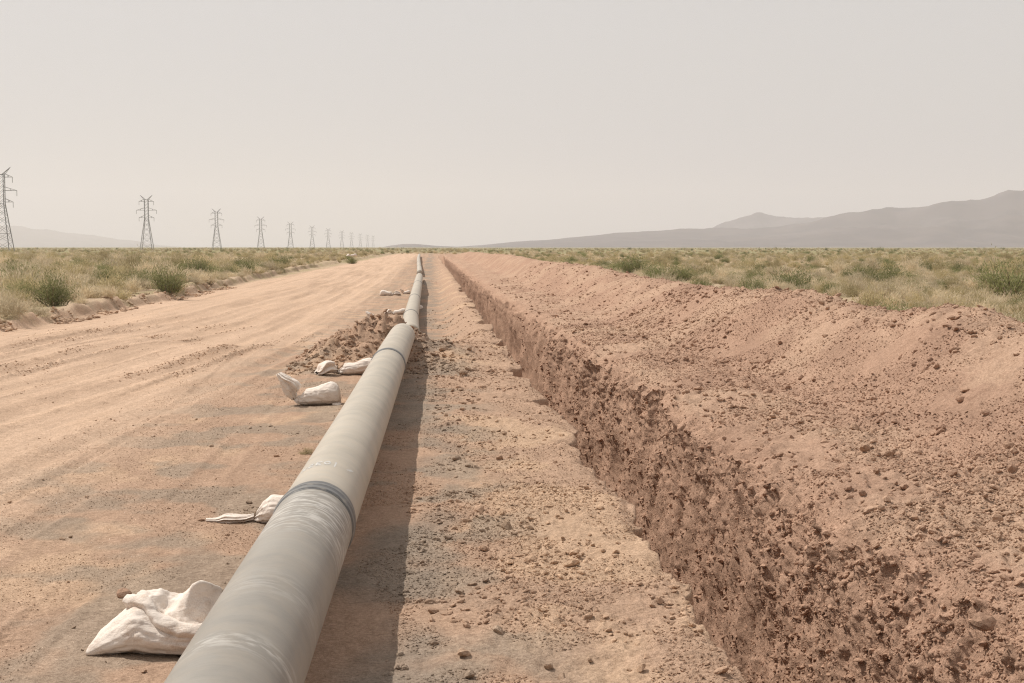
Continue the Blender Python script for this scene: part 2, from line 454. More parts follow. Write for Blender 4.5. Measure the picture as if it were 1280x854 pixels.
# ------------------------------------------------------------------ pipeline
def pipe_material():
    m, n, l, b = new_mat('dusty_pipe_coating')
    al = n.new('ShaderNodeAttribute'); al.attribute_name = 'along'
    an = n.new('ShaderNodeAttribute'); an.attribute_name = 'angle'
    pos = n.new('ShaderNodeNewGeometry').outputs['Position']
    # spiral tape wrap
    def math_(op, a, b_=None):
        x = n.new('ShaderNodeMath'); x.operation = op
        for i, v in enumerate((a, b_)):
            if v is None: continue
            if hasattr(v, 'is_output'): l.new(v, x.inputs[i])
            else: x.inputs[i].default_value = v
        return x.outputs[0]
    u = math_('ADD', math_('MULTIPLY', al.outputs['Fac'], 9.0), math_('MULTIPLY', an.outputs['Fac'], 1 / (2 * math.pi)))
    vec = n.new('ShaderNodeCombineXYZ')
    l.new(math_('MULTIPLY', u, 3.0), vec.inputs[0]); l.new(math_('MULTIPLY', an.outputs['Fac'], .35), vec.inputs[1])
    wrap = noise_node(n, l, vec.outputs[0], 1.6, 5, .7)
    vec2 = n.new('ShaderNodeCombineXYZ')
    l.new(math_('MULTIPLY', al.outputs['Fac'], 16.0), vec2.inputs[0]); l.new(math_('MULTIPLY', an.outputs['Fac'], 1.3), vec2.inputs[1])
    scuff = noise_node(n, l, vec2.outputs[0], 1.3, 4, .62)
    blot = noise_node(n, l, pos, 2.2, 4, .6)
    base = mix_rgb(n, l, ramp(n, l, wrap, .32, .68), (.240, .227, .206), (.300, .284, .257))
    base = mix_rgb(n, l, ramp(n, l, blot, .40, .62), base, (.315, .297, .268))
    # dust lying on top, grime line on the flank
    dustf = ramp(n, l, noise_node(n, l, pos, 7.0, 4, .6), .40, .75, 0, .35)
    base = mix_rgb(n, l, dustf, base, (.39, .335, .27))
    # white rubbed scuffs in front of the first joint and a few further on
    def bump_at(c, w):
        return math_('MAXIMUM', math_('SUBTRACT', 1.0, math_('ABSOLUTE', math_('DIVIDE', math_('SUBTRACT', al.outputs['Fac'], c), w))), 0.0)
    zone = math_('MAXIMUM', math_('MAXIMUM', math_('MULTIPLY', bump_at(8.30, .85), 1.5), math_('MULTIPLY', bump_at(5.45, .16), .75)), math_('MULTIPLY', bump_at(6.4, .3), .3))
    sc = math_('MULTIPLY', ramp(n, l, scuff, .47, .60), math_('MINIMUM', zone, 1.0))
    base = mix_rgb(n, l, math_('MULTIPLY', sc, .8), base, (.60, .58, .55))
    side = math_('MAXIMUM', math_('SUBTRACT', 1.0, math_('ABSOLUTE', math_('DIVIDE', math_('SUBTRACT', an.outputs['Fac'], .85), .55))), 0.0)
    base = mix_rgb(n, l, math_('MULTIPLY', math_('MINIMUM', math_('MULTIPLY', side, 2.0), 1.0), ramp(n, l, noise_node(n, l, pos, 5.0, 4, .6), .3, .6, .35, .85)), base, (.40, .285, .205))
    gr = math_('MULTIPLY', math_('MAXIMUM', math_('SUBTRACT', 1.0, math_('ABSOLUTE', math_('DIVIDE', math_('SUBTRACT', an.outputs['Fac'], 1.30), .05))), 0.0), ramp(n, l, blot, .35, .6))
    base = mix_rgb(n, l, math_('MULTIPLY', gr, .6), base, (.17, .12, .09))
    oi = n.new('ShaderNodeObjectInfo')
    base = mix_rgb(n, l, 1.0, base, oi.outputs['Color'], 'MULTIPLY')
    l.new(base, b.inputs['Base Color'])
    l.new(ramp(n, l, wrap, .2, .8, .48, .66), b.inputs['Roughness'])
    b.inputs['Specular IOR Level'].default_value = .35
    bp = n.new('ShaderNodeBump'); bp.inputs['Strength'].default_value = .35; bp.inputs['Distance'].default_value = .004
    l.new(wrap, bp.inputs['Height']); l.new(bp.outputs[0], b.inputs['Normal'])
    return m
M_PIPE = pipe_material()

def sleeve_material():
    m, n, l, b = new_mat('joint_sleeve_wrap')
    al = n.new('ShaderNodeAttribute'); al.attribute_name = 'along'
    pos = n.new('ShaderNodeNewGeometry').outputs['Position']
    v = n.new('ShaderNodeCombineXYZ'); l.new(al.outputs['Fac'], v.inputs[0])
    band = noise_node(n, l, v.outputs[0], 22.0, 3, .6)
    blot = noise_node(n, l, pos, 12.0, 4, .6)
    c = mix_rgb(n, l, ramp(n, l, band, .40, .60), (.04, .04, .042), (.18, .18, .178))
    c = mix_rgb(n, l, ramp(n, l, blot, .52, .78), c, (.27, .245, .21))
    l.new(c, b.inputs['Base Color'])
    b.inputs['Roughness'].default_value = .5
    return m
M_SLEEVE = sleeve_material()

R_PIPE = .254
def tube(name, pts, radii, mat, parent, n=48, y_ref=None, caps=False):
    """sweep a circle along a path running roughly in +Y; pts list of (x,y,z)"""
    V, F, along, ang = [], [], [], []
    for i, p in enumerate(pts):
        a = Vector(pts[max(0, i - 1)]); c = Vector(pts[min(len(pts) - 1, i + 1)])
        t = (c - a).normalized()
        side = Vector((1, 0, 0)) - t * t.x; side.normalize()
        up = side.cross(t)
        for k in range(n):
            th = 2 * math.pi * k / n - math.pi / 2       # starts at the bottom
            V.append(Vector(p) + side * math.cos(th) * radii[i] + up * math.sin(th) * radii[i])
            along.append(p[1]); ang.append(2 * math.pi * k / n)
    m = len(pts)
    for i in range(m - 1):
        for k in range(n):
            k2 = (k + 1) % n
            F.append((i * n + k, i * n + k2, (i + 1) * n + k2, (i + 1) * n + k))
    o = mesh_obj(name, V, F, mat, parent)
    me = o.data
    for nm, data in (('along', along), ('angle', ang)):
        at = me.attributes.new(nm, 'FLOAT', 'POINT')
        at.data.foreach_set('value', data)
    return o

def smooth_path(ctrl, y):
    ys = [c[1] for c in ctrl]
    return (float(np.interp(y, ys, [c[0] for c in ctrl])), y, float(np.interp(y, ys, [c[2] for c in ctrl])))

Z1 = EYE - 1.772          # axis height of the near string
STRINGS = [
    dict(ctrl=[(-.836 + .0084 * y, y, Z1 + .012 * math.sin(y * .33)) for y in np.arange(-18, 28.61, 1.0)] + [(-.836 + .0084 * 28.6, 28.6, Z1 - .01)],
         joints=[-14.7, -2.7, 9.05, 21.2], y0=-18, y1=28.6,
         label='long grey welded pipe string with a dark taped joint, running beside the trench'),
    dict(ctrl=[(x, y, EYE - h - R_PIPE) for x, y, h in ((-.56, 37.0, 2.03), (-.60, 39, 2.04), (-.70, 47, 2.06), (-.757, 62, 2.04), (-.81, 82, 1.90), (-.93, 106, 1.93))],
         joints=[47.0, 62.0, 81.0], y0=37.0, y1=106.0,
         label='second grey pipe string starting just past the clod heap'),
    dict(ctrl=[(x, y, EYE - h - R_PIPE) for x, y, h in ((-1.08, 125, 2.02), (-1.13, 132, 2.0), (-1.6, 175, 1.7), (-2.04, 220, 1.45), (-2.8, 320, 1.45))],
         joints=[150, 175], y0=125.0, y1=320.0,
         label='thin far pipe string that fades out towards the horizon'),
]
for st in STRINGS:
    root = empty('pipeline', smooth_path(st['ctrl'], max(st['y0'], 0)))
    tag(root, st['label'], 'pipe', 'pipe strings laid along the trench')
    cuts = [st['y0']] + st['joints'] + [st['y1']]
    off = Vector(root.location)
    for a, b in zip(cuts[:-1], cuts[1:]):
        k = max(8, int((b - a) / (.5 if a < 30 else 2.0)))
        ys = list(np.linspace(a + .006, b - .006, k))
        pts = [Vector(smooth_path(st['ctrl'], y)) for y in ys]
        rad = [R_PIPE] * k
        # wall thickness at the open ends
        if a == st['y0']:
            pts = [pts[0] + Vector((0, .6, 0)), pts[0].copy()] + pts; rad = [R_PIPE - .014, R_PIPE - .014] + rad
        if b == st['y1']:
            pts = pts + [pts[-1].copy(), pts[-1] - Vector((0, .6, 0))]; rad = rad + [R_PIPE - .014, R_PIPE - .014]
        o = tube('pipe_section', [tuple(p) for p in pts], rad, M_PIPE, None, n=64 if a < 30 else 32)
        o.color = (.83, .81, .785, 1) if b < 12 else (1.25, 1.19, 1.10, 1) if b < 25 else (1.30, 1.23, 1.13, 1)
        o.parent = root; o.matrix_parent_inverse = Matrix.Translation(-off)
    for j in st['joints']:
        hw = .15
        ys = [j - hw, j - hw + .004, j - hw + .03, j - .085, j - .07, j - .03, j + .03, j + .07, j + .085, j + hw - .03, j + hw - .004, j + hw]
        rr = [R_PIPE + .001, R_PIPE + .0055, R_PIPE + .0065, R_PIPE + .0065, R_PIPE + .010, R_PIPE + .013, R_PIPE + .013, R_PIPE + .010, R_PIPE + .0065, R_PIPE + .0065, R_PIPE + .0055, R_PIPE + .001]
        o = tube('joint_sleeve', [smooth_path(st['ctrl'], y) for y in ys], rr, M_SLEEVE, None, n=64)
        o.parent = root; o.matrix_parent_inverse = Matrix.Translation(-off)
    st['root'] = root

# chalk writing scribbled on the pipe beyond the first joint
M_CHALK, _n, _l, _b = new_mat('white_chalk')
_b.inputs['Base Color'].default_value = (.52, .51, .49, 1); _b.inputs['Roughness'].default_value = 1.0
def chalk(strokes, y0, a0, size, parent, name='chalk_mark'):
    """strokes in a unit box: u runs round the pipe to the right, v along it"""
    V, F = [], []
    off = Vector(parent.location)
    for stk in strokes:
        pts = []
        for (ua, va), (ub, vb) in zip(stk[:-1], stk[1:]):
            for t in np.linspace(0, 1, 5): pts.append((ua + (ub - ua) * t, va + (vb - va) * t))
        w = .010
        b0 = len(V)
        for i, (u, v) in enumerate(pts):
            p, q = pts[max(0, i - 1)], pts[min(len(pts) - 1, i + 1)]
            tx, ty = q[0] - p[0], q[1] - p[1]; L = math.hypot(tx, ty) or 1
            nx, ny = -ty / L, tx / L
            for sg in (-1, 1):
                uu = u * size + nx * sg * w * .5; vv = v * size + ny * sg * w * .5 * 1.6
                y = y0 + vv * 2.2
                c = smooth_path(STRINGS[0]['ctrl'], y)
                th = a0 + uu / R_PIPE
                V.append(Vector((c[0] + math.sin(th) * (R_PIPE + .0015), y, c[2] + math.cos(th) * (R_PIPE + .0015))) - off)
            if i:
                k = b0 + 2 * i
                F.append((k - 2, k - 1, k + 1, k))
    return mesh_obj(name, V, F, M_CHALK, parent)
G_X = [[(0, 0), (.6, 1)], [(0, 1), (.6, 0)]]
G_2 = [[(0, .85), (.3, 1), (.55, .8), (.3, .4), (0, 0), (.6, 0)]]
G_0 = [[(.3, 1), (0, .7), (0, .3), (.3, 0), (.6, .3), (.6, .7), (.3, 1)]]
G_E = [[(.6, 1), (0, 1), (0, 0), (.6, 0)], [(0, .5), (.45, .5)]]
G_1 = [[(.2, .9), (.3, 1), (.3, -.5)]]
for i, g in enumerate((G_X, G_2, G_E, G_0, G_1)):
    chalk(g, 9.95, -.72 + i * .23, .062, STRINGS[0]['root'])
chalk([[(0, 0), (.6, .9)], [(.3, .2), (.8, 1.0)]], 9.98, .62, .06, STRINGS[0]['root'])

# ------------------------------------------------------------------ sandbags
def sack_material():
    m, n, l, b = new_mat('woven_sack_cloth')
    tc = n.new('ShaderNodeTexCoord').outputs['Object']
    blot = noise_node(n, l, tc, 5.0, 4, .6)
    weave = noise_node(n, l, tc, 160.0, 2, .5)
    c = mix_rgb(n, l, ramp(n, l, blot, .42, .70), (.70, .62, .55), (.50, .39, .31))
    c = mix_rgb(n, l, ramp(n, l, weave, .3, .7), c, (.73, .655, .585))
    smear = noise_node(n, l, tc, 11.0, 5, .7)
    c = mix_rgb(n, l, ramp(n, l, smear, .56, .72, 0, .7), c, (.42, .30, .22))
    l.new(c, b.inputs['Base Color'])
    b.inputs['Roughness'].default_value = .8
    b.inputs['Subsurface Weight'].default_value = 0.0
    mp = n.new('ShaderNodeMapping'); mp.inputs['Scale'].default_value = (.45, 1.0, 1.0); mp.inputs['Rotation'].default_value = (.2, .3, .4)
    l.new(tc, mp.inputs['Vector'])
    fold = noise_node(n, l, mp.outputs[0], 19.0, 3, .5)
    bp = n.new('ShaderNodeBump'); bp.inputs['Strength'].default_value = .8; bp.inputs['Distance'].default_value = .02
    l.new(fold, bp.inputs['Height'])
    bp2 = n.new('ShaderNodeBump'); bp2.inputs['Strength'].default_value = .3; bp2.inputs['Distance'].default_value = .002
    l.new(weave, bp2.inputs['Height']); l.new(bp.outputs[0], bp2.inputs['Normal'])
    l.new(bp2.outputs[0], b.inputs['Normal'])
    return m
M_SACK = sack_material()
M_TIE, _n, _l, _b = new_mat('tie_cord')
_b.inputs['Base Color'].default_value = (.22, .16, .11, 1); _b.inputs['Roughness'].default_value = .9

def cr(ctrl, t):
    """Catmull-Rom through a list of equally spaced stations (arrays)"""
    n = len(ctrl) - 1
    x = min(max(t * n, 0), n - 1e-6); i = int(x); f = x - i
    p = [np.array(ctrl[min(max(i + k, 0), n)], float) for k in (-1, 0, 1, 2)]
    return .5 * (2 * p[1] + (p[2] - p[0]) * f + (2 * p[0] - 5 * p[1] + 4 * p[2] - p[3]) * f * f + (3 * p[1] - p[0] - 3 * p[2] + p[3]) * f ** 3)

def sack_tube(name, stations, parent, nu=72, nv=60, seed=0, folds=11, closed=(True, False)):
    """stations: (x, y, z of the belly line, half width, height, fold depth 0..1, floor z); runs along local x"""
    V, F = [], []
    rs = np.random.default_rng(seed)
    ph = rs.uniform(0, 6.28, 8)
    C = [cr(stations, i / nv) for i in range(nv + 1)]
    for i, c in enumerate(C):
        a = C[max(0, i - 1)]; b = C[min(nv, i + 1)]
        tx, ty, tz = b[0] - a[0], b[1] - a[1], b[2] - a[2]
        L = math.hypot(tx, ty) or 1
        nx, ny = -ty / L, tx / L
        t3 = Vector((tx, ty, tz)).normalized(); sd = Vector((nx, ny, 0)); upv = sd.cross(t3) * -1
        if upv.z < 0: upv = -upv
        hw, hh, fd = max(c[3], .002), max(c[4], .004), min(max(c[5], 0), 1)
        for k in range(nu):
            th = 2 * math.pi * k / nu
            cs, sn = math.cos(th), math.sin(th)
            e = .92
            px = math.copysign(abs(cs) ** e, cs) * hw
            pz = math.copysign(abs(sn) ** e, sn) * hh * .5
            fold = 1 + fd * (.26 * math.sin(folds * th + ph[0] + i * .03) + .14 * math.sin((folds * 2 - 3) * th + ph[1]) + .10 * math.sin(3 * th + ph[2]))
            px *= fold; pz *= fold
            p = Vector((c[0], c[1], c[2])) + sd * px + upv * (pz + hh * .5)
            V.append(p)
    A = np.array([tuple(v) for v in V])
    # slack cloth: broad dents and sharper creases running mostly along the sack
    cre = .011 * fbm(A[:, 0] * 5, A[:, 1] * 7, A[:, 2] * 7, o=2, seed=seed + 200) + .007 * (np.abs(fbm(A[:, 0] * 7, A[:, 1] * 16, A[:, 2] * 16, o=2, seed=seed + 210)) - .25)
    r1 = fbm(A[:, 0] * 4 + A[:, 1] * 2, A[:, 1] * 10 - A[:, 0] * 3, A[:, 2] * 9, o=2, seed=seed + 220)
    cre = cre + .006 * np.clip(1 - np.abs(r1) * 4, 0, 1) ** 1.5 - .006 * np.clip(1 - np.abs(r1 - .28) * 6, 0, 1)
    for i in range(nv + 1):
        ctr = A[i * nu:(i + 1) * nu].mean(0)
        d = A[i * nu:(i + 1) * nu] - ctr
        r = np.linalg.norm(d, axis=1, keepdims=True) + 1e-6
        A[i * nu:(i + 1) * nu] += d / r * np.minimum(cre[i * nu:(i + 1) * nu, None], r * .4) * np.minimum(1, r / .08)
    fl = np.repeat([c[6] for c in C], nu)
    A[:, 2] = np.where(A[:, 2] < fl, fl + (A[:, 2] - fl) * .12, A[:, 2])
    for i in range(nv):
        for k in range(nu):
            k2 = (k + 1) % nu
            F.append((i * nu + k, i * nu + k2, (i + 1) * nu + k2, (i + 1) * nu + k))
    if closed[0]: F.append(tuple(range(nu))[::-1])
    if closed[1]: F.append(tuple(nv * nu + k for k in range(nu)))
    o = mesh_obj(name, A, F, M_SACK, parent)
    if not closed[1] or not closed[0]:
        sm = o.modifiers.new('cloth_thickness', 'SOLIDIFY'); sm.thickness = .004
    return o

def cloth_patch(name, grid, parent, n=(40, 28), seed=0, wr=.012):
    g = np.array(grid, float)
    rows, cols = g.shape[:2]
    V, F = [], []
    for i in range(n[1] + 1):
        line = [cr([g[r][c] for r in range(rows)], i / n[1]) for c in range(cols)]
        for j in range(n[0] + 1):
            V.append(cr(line, j / n[0]))
    A = np.array(V)
    A[:, 2] += wr * fbm(A[:, 0] * 9, A[:, 1] * 9, A[:, 2] * 9, o=3, seed=seed + 300) + wr * .9 * (np.abs(fbm(A[:, 0] * 14, A[:, 1] * 8, A[:, 2] * 10, o=2, seed=seed + 310)) - .2)
    A[:, 1] += wr * .7 * fbm(A[:, 0] * 11, A[:, 1] * 9, A[:, 2] * 12, o=2, seed=seed + 320)
    w = n[0] + 1
    for i in range(n[1]):
        for j in range(n[0]):
            F.append((i * w + j, i * w + j + 1, (i + 1) * w + j + 1, (i + 1) * w + j))
    o = mesh_obj(name, A, F, M_SACK, parent)
    sm = o.modifiers.new('cloth_thickness', 'SOLIDIFY'); sm.thickness = .005
    return o

def tie_ring(parent, loc, r, axis_rz=0, tilt=0):
    V, F = [], []
    n, m = 24, 6
    for i in range(n):
        th = 2 * math.pi * i / n
        for k in range(m):
            ph = 2 * math.pi * k / m
            rr = r + .006 * math.cos(ph)
            V.append(Vector((.010 * math.sin(ph), rr * math.cos(th), rr * math.sin(th))))
    for i in range(n):
        for k in range(m):
            F.append((i * m + k, i * m + (k + 1) % m, ((i + 1) % n) * m + (k + 1) % m, ((i + 1) % n) * m + k))
    o = mesh_obj('tie', V, F, M_TIE, parent)
    o.location = loc; o.rotation_euler = (0, tilt, axis_rz)
    return o

SG = 'sandbags set out along the pipe'
# nearest bag: slumped, half full, its empty mouth folded back over the top (local origin on the ground)
b1 = empty('sandbag', (-1.45, 7.86, gz(-1.45, 7.86)))
tag(b1, 'slumped half full white sandbag with its empty mouth folded over the top', 'sandbag', SG)
sack_tube('sack_body', [(-.44, -.12, .0, .010, .02, 0, 0), (-.39, -.09, .0, .07, .08, .05, 0), (-.29, -.04, .0, .16, .175, .05, 0), (-.18, -.01, .0, .21, .250, .04, 0), (-.05, -.01, -.01, .225, .205, .06, -.01),
                        (.10, -.01, -.01, .22, .165, .10, -.01), (.24, .0, -.01, .20, .155, .10, -.01), (.36, .02, -.01, .17, .14, .06, -.01), (.46, .02, 0, .04, .06, 0, -.01)], b1, seed=1, closed=(True, True))
cloth_patch('folded_mouth', [
    [(-.23, -.01, .225), (-.12, -.02, .230), (-.04, -.04, .165), (.06, -.07, .150), (.20, -.07, .150)],
    [(-.225, .03, .268), (-.12, .03, .262), (-.04, .01, .190), (.08, -.035, .215), (.235, -.02, .175)],
    [(-.21, .07, .285), (-.11, .09, .272), (-.02, .07, .205), (.105, .00, .300), (.26, .03, .245)],
    [(-.20, .12, .290), (-.09, .15, .285), (.01, .13, .245), (.150, .03, .375), (.275, .07, .300)],
    [(-.19, .17, .262), (-.07, .21, .262), (.04, .20, .245), (.175, .12, .290), (.28, .13, .250)],
    [(-.16, .26, .05), (-.04, .30, .05), (.07, .29, .05), (.18, .25, .06), (.27, .22, .08)]], b1, n=(64, 52), seed=3, wr=.013)
cloth_patch('rolled_lip', [
    [(-.245, .02, .215), (-.14, -.07, .215), (-.05, -.15, .150), (.07, -.20, .110), (.20, -.20, .100), (.31, -.10, .13)],
    [(-.265, .00, .262), (-.14, -.10, .272), (-.045, -.185, .195), (.08, -.235, .150), (.22, -.225, .145), (.335, -.10, .19)],
    [(-.250, .02, .298), (-.125, -.06, .305), (-.03, -.145, .232), (.09, -.195, .190), (.22, -.18, .190), (.32, -.05, .245)],
    [(-.230, .05, .285), (-.11, -.02, .285), (-.02, -.10, .205), (.09, -.15, .170), (.20, -.13, .170), (.295, -.02, .235)],
    [(-.210, .06, .250), (-.10, .00, .245), (-.01, -.07, .160), (.09, -.11, .130), (.19, -.10, .135), (.28, -.01, .20)]], b1, n=(64, 34), seed=5, wr=.012)

# second bag: plump body tucked under the pipe, its flat empty neck lying out to the left
x2, y2 = px_ground(330, 651)
b2 = empty('sandbag', (x2, y2, gz(x2, y2)))
tag(b2, 'plump white sandbag under the pipe with a long flat twisted neck', 'sandbag', SG)
sack_tube('sack_body', [(.38, .1, 0, .03, .05, 0, 0), (.30, .1, 0, .17, .18, .05, 0), (.14, .1, 0, .19, .21, .04, 0), (.02, .1, 0, .17, .215, .06, 0), (-.06, .1, .01, .10, .15, .3, 0), (-.11, .1, .02, .035, .06, .6, 0)], b2, seed=11, closed=(True, True))
tie_ring(b2, (-.10, .1, .05), .038)
sack_tube('sack_mouth', [(-.10, .10, .02, .03, .05, .6, .004), (-.17, .10, .01, .06, .045, .9, .004), (-.25, .08, .005, .08, .055, 1, .004), (-.34, .09, .004, .09, .06, 1, .004), (-.41, .09, .004, .06, .035, .8, .004), (-.50, .08, .006, .03, .03, .4, .004)], b2, seed=13, folds=7, closed=(False, False))

# third bag: full, lying clear of the pipe, neck tied and mouth flaring up
x3, y3 = px_ground(394, 507)
b3 = empty('sandbag', (x3, y3, gz(x3, y3)))
tag(b3, 'full white sandbag with a tied neck and its open mouth flaring upward', 'sandbag', SG)
sack_tube('sack_body', [(.34, .10, 0, .05, .07, 0, 0), (.31, .10, 0, .17, .24, .04, 0), (.22, .10, 0, .20, .32, .03, 0), (.08, .10, 0, .185, .285, .04, 0), (-.06, .10, 0, .17, .235, .06, 0), (-.18, .10, 0, .15, .215, .12, 0), (-.27, .10, .03, .10, .15, .4, 0), (-.32, .10, .075, .04, .075, .7, 0)], b3, seed=21, closed=(True, True))
tie_ring(b3, (-.315, .1, .115), .045)
sack_tube('sack_mouth', [(-.31, .10, .075, .04, .075, .7, .01), (-.35, .10, .10, .075, .14, .9, .01), (-.39, .10, .15, .11, .19, 1, .01), (-.43, .10, .22, .13, .20, 1, .01), (-.49, .10, .32, .12, .13, .9, .01), (-.55, .11, .43, .07, .05, .6, .01)], b3, seed=23, folds=6, closed=(False, False))
ear = sack_tube('sack_corner', [(.29, -.06, .0, .07, .05, .1, 0), (.31, -.11, .0, .05, .035, .1, 0), (.325, -.15, .0, .01, .015, 0, 0)], b3, nu=24, nv=10, seed=24, closed=(True, True))

# fourth bag: long, pushed against the pipe, mouth flopped over
x4, y4 = px_ground(436, 470)
b4 = empty('sandbag', (x4, y4, gz(x4, y4)))
tag(b4, 'long white sandbag pushed against the pipe with its mouth flopped sideways', 'sandbag', SG)
sack_tube('sack_body', [(.50, .16, 0, .05, .09, 0, 0), (.42, .14, 0, .16, .26, .04, 0), (.26, .1, 0, .18, .27, .04, 0), (.08, .09, 0, .18, .21, .05, 0), (-.08, .08, 0, .17, .20, .08, 0), (-.17, .08, .02, .10, .15, .4, 0), (-.21, .08, .06, .05, .09, .7, 0)], b4, seed=31, closed=(True, True))
tie_ring(b4, (-.205, .08, .105), .052)
sack_tube('sack_mouth', [(-.20, .08, .06, .05, .09, .7, .006), (-.26, .07, .05, .10, .15, .9, .006), (-.33, .05, .05, .15, .20, .8, .006), (-.42, .02, .03, .16, .18, .7, .006), (-.50, -.02, .01, .13, .12, .8, .006), (-.55, -.05, .01, .08, .06, .9, .006)], b4, seed=33, folds=5, closed=(False, False))

def copy_tree(o, parent=None):
    c = o.copy(); col.objects.link(c)
    if parent: c.parent = parent
    for ch in list(o.children): copy_tree(ch, c)
    return c

def far_bag(src, x, y, z, rz, sc, label):
    c = copy_tree(src)
    c.location = (x, y, z); c.rotation_euler = (0, 0, rz); c.scale = (sc, sc, sc)
    c['label'] = label; c['group'] = SG
    return c
far_bag(b3, -1.80, 50.0, gz(-1.80, 50.0), -.15, 1.0, 'white sandbag on the far side of the clod heap with its neck low')
far_bag(b4, -1.42, 57.0, gz(-1.42, 57.0), .1, .85, 'white sandbag wedged against the second pipe string')
far_bag(b4, -2.35, 80.0, gz(-2.35, 80.0), math.pi - .2, 1.1, 'small distant white sandbag lying well clear of the second pipe string')
far_bag(b3, -1.45, 82.0, gz(-1.45, 82.0), .3, .7, 'dusty pinkish sandbag touching the far part of the second pipe string')
far_bag(b2, -.70, 62.0, gz(-.70, 62.0), -1.3, .9, 'sandbag propping the second pipe string from below')

# ------------------------------------------------------------------ power pylons
M_STEEL, _n, _l, _b = new_mat('galvanised_steel')
_b.inputs['Base Color'].default_value = (.24, .24, .245, 1); _b.inputs['Roughness'].default_value = .6
_b.inputs['Metallic'].default_value = .3
M_GLASS, _n, _l, _b = new_mat('insulator_glass')
_b.inputs['Base Color'].default_value = (.20, .20, .19, 1); _b.inputs['Roughness'].default_value = .3

def bars_mesh(name, bars, parent, mat):
    V, F = [], []
    for a, b, w in bars:
        a, b = Vector(a), Vector(b)
        t = (b - a).normalized()
        s = t.cross(Vector((0, 1, 0)) if abs(t.y) < .9 else Vector((1, 0, 0))).normalized() * w * .5
        u = t.cross(s).normalized() * w * .5
        k = len(V)
        for p in (a, b):
            for q in (-s - u, s - u, s + u, -s + u): V.append(p + q)
        F += [(k, k + 1, k + 2, k + 3), (k + 7, k + 6, k + 5, k + 4)] + [(k + i, k + 4 + i, k + 4 + (i + 1) % 4, k + (i + 1) % 4) for i in range(4)]
    return mesh_obj(name, V, F, mat, parent, smooth=False)

def make_pylon():
    r = empty('power_pylon')
    H = 38.0
    ub, bb, waist = 1.25, 4.1, H * .57
    top = H * .915
    def hw(z): return bb + (ub - bb) * min(z / waist, 1)
    for sx in (-1, 1):
        for sy in (-1, 1):
            bars_mesh('leg', [((sx * bb, sy * bb, 0), (sx * ub, sy * ub, waist), .30), ((sx * ub, sy * ub, waist), (sx * ub, sy * ub, top), .27)], r, M_STEEL)
    br = []
    zs = [0, H * .12, H * .22, H * .33, H * .42, H * .50, waist]
    for za, zb in zip(zs[:-1], zs[1:]):
        a, b = hw(za), hw(zb)
        for sg in (-1, 1):
            br += [((-a, sg * a, za), (b, sg * b, zb), .10), ((a, sg * a, za), (-b, sg * b, zb), .10), ((sg * a, -a, za), (sg * b, b, zb), .10), ((sg * a, a, za), (sg * b, -b, zb), .10)]
    for zb in (H * .22, waist):
        b = hw(zb)
        for sg in (-1, 1): br += [((-b, sg * b, zb), (b, sg * b, zb), .14), ((sg * b, -b, zb), (sg * b, b, zb), .14)]
    bars_mesh('lower_bracing', br, r, M_STEEL)
    br = []
    for i in range(6):
        za = waist + (top - waist) * i / 6; zb = waist + (top - waist) * (i + 1) / 6
        for sg in (-1, 1):
            br += [((-ub, sg * ub, za), (ub, sg * ub, zb), .10), ((sg * ub, -ub, zb), (sg * ub, ub, za), .10)]
    bars_mesh('upper_bracing', br, r, M_STEEL)
    for frac, half in ((.884, 5.1), (.726, 6.95), (.590, 5.2)):
        z = H * frac
        for sg in (-1, 1):
            arm = []
            for sy in (-1, 1):
                arm += [((sg * ub, sy * ub, z), (sg * half, 0, z), .17), ((sg * ub, sy * ub, z + 1.7), (sg * half, 0, z), .13)]
            m1 = (sg * (ub + half) / 2, 0, z)
            arm += [((sg * (ub + half) / 2, .6, z), (sg * (ub + half) / 2, .6, z + .85), .14), ((sg * (ub + half) / 2, -.6, z), (sg * (ub + half) / 2, -.6, z + .85), .14)]
            a = bars_mesh('cross_arm', arm, r, M_STEEL)
            V, F = [], []
            n = 8; prof = []
            for q in range(13): prof.append((.06 if q % 2 else .16, z - .1 - q * .2))
            for rr, zz in prof:
                for k in range(n): V.append((sg * (half - .1) + rr * math.cos(k * .785), rr * math.sin(k * .785), zz))
            for i in range(12):
                for k in range(n): F.append((i * n + k, i * n + (k + 1) % n, (i + 1) * n + (k + 1) % n, (i + 1) * n + k))
            mesh_obj('insulator', V, F, M_GLASS, a)
    for sg in (-1, 1):
        bars_mesh('earth_wire_peak', [((sg * ub, ub, top), (sg * 4.2, 0, H), .15), ((sg * ub, -ub, top), (sg * 4.2, 0, H), .15), ((sg * ub * .2, 0, top), (sg * 4.2, 0, H), .2), ((-ub, sg * ub, top), (ub, sg * ub, top), .22)], r, M_STEEL)
    return r
pyl = make_pylon()
PYL_PX = [5, 185, 272, 327, 364, 391, 411, 428, 440, 451, 460, 467]
ordinal = ['nearest and tallest', 'second', 'third', 'fourth', 'fifth', 'sixth', 'seventh', 'eighth', 'ninth', 'tenth', 'eleventh', 'twelfth']
for i, p in enumerate(PYL_PX):
    o = pyl if i == 0 else copy_tree(pyl)
    d = 655 + 345 * i
    o.location = (tx(p) * d, d, 0)
    o['label'] = ('tall grey lattice power pylon heading the row beyond the scrub' if i == 0 else
                  '%s lattice power pylon counted from the tallest along the row' % ordinal[i])
    o['category'] = 'pylon'; o['group'] = 'power pylons in a row'

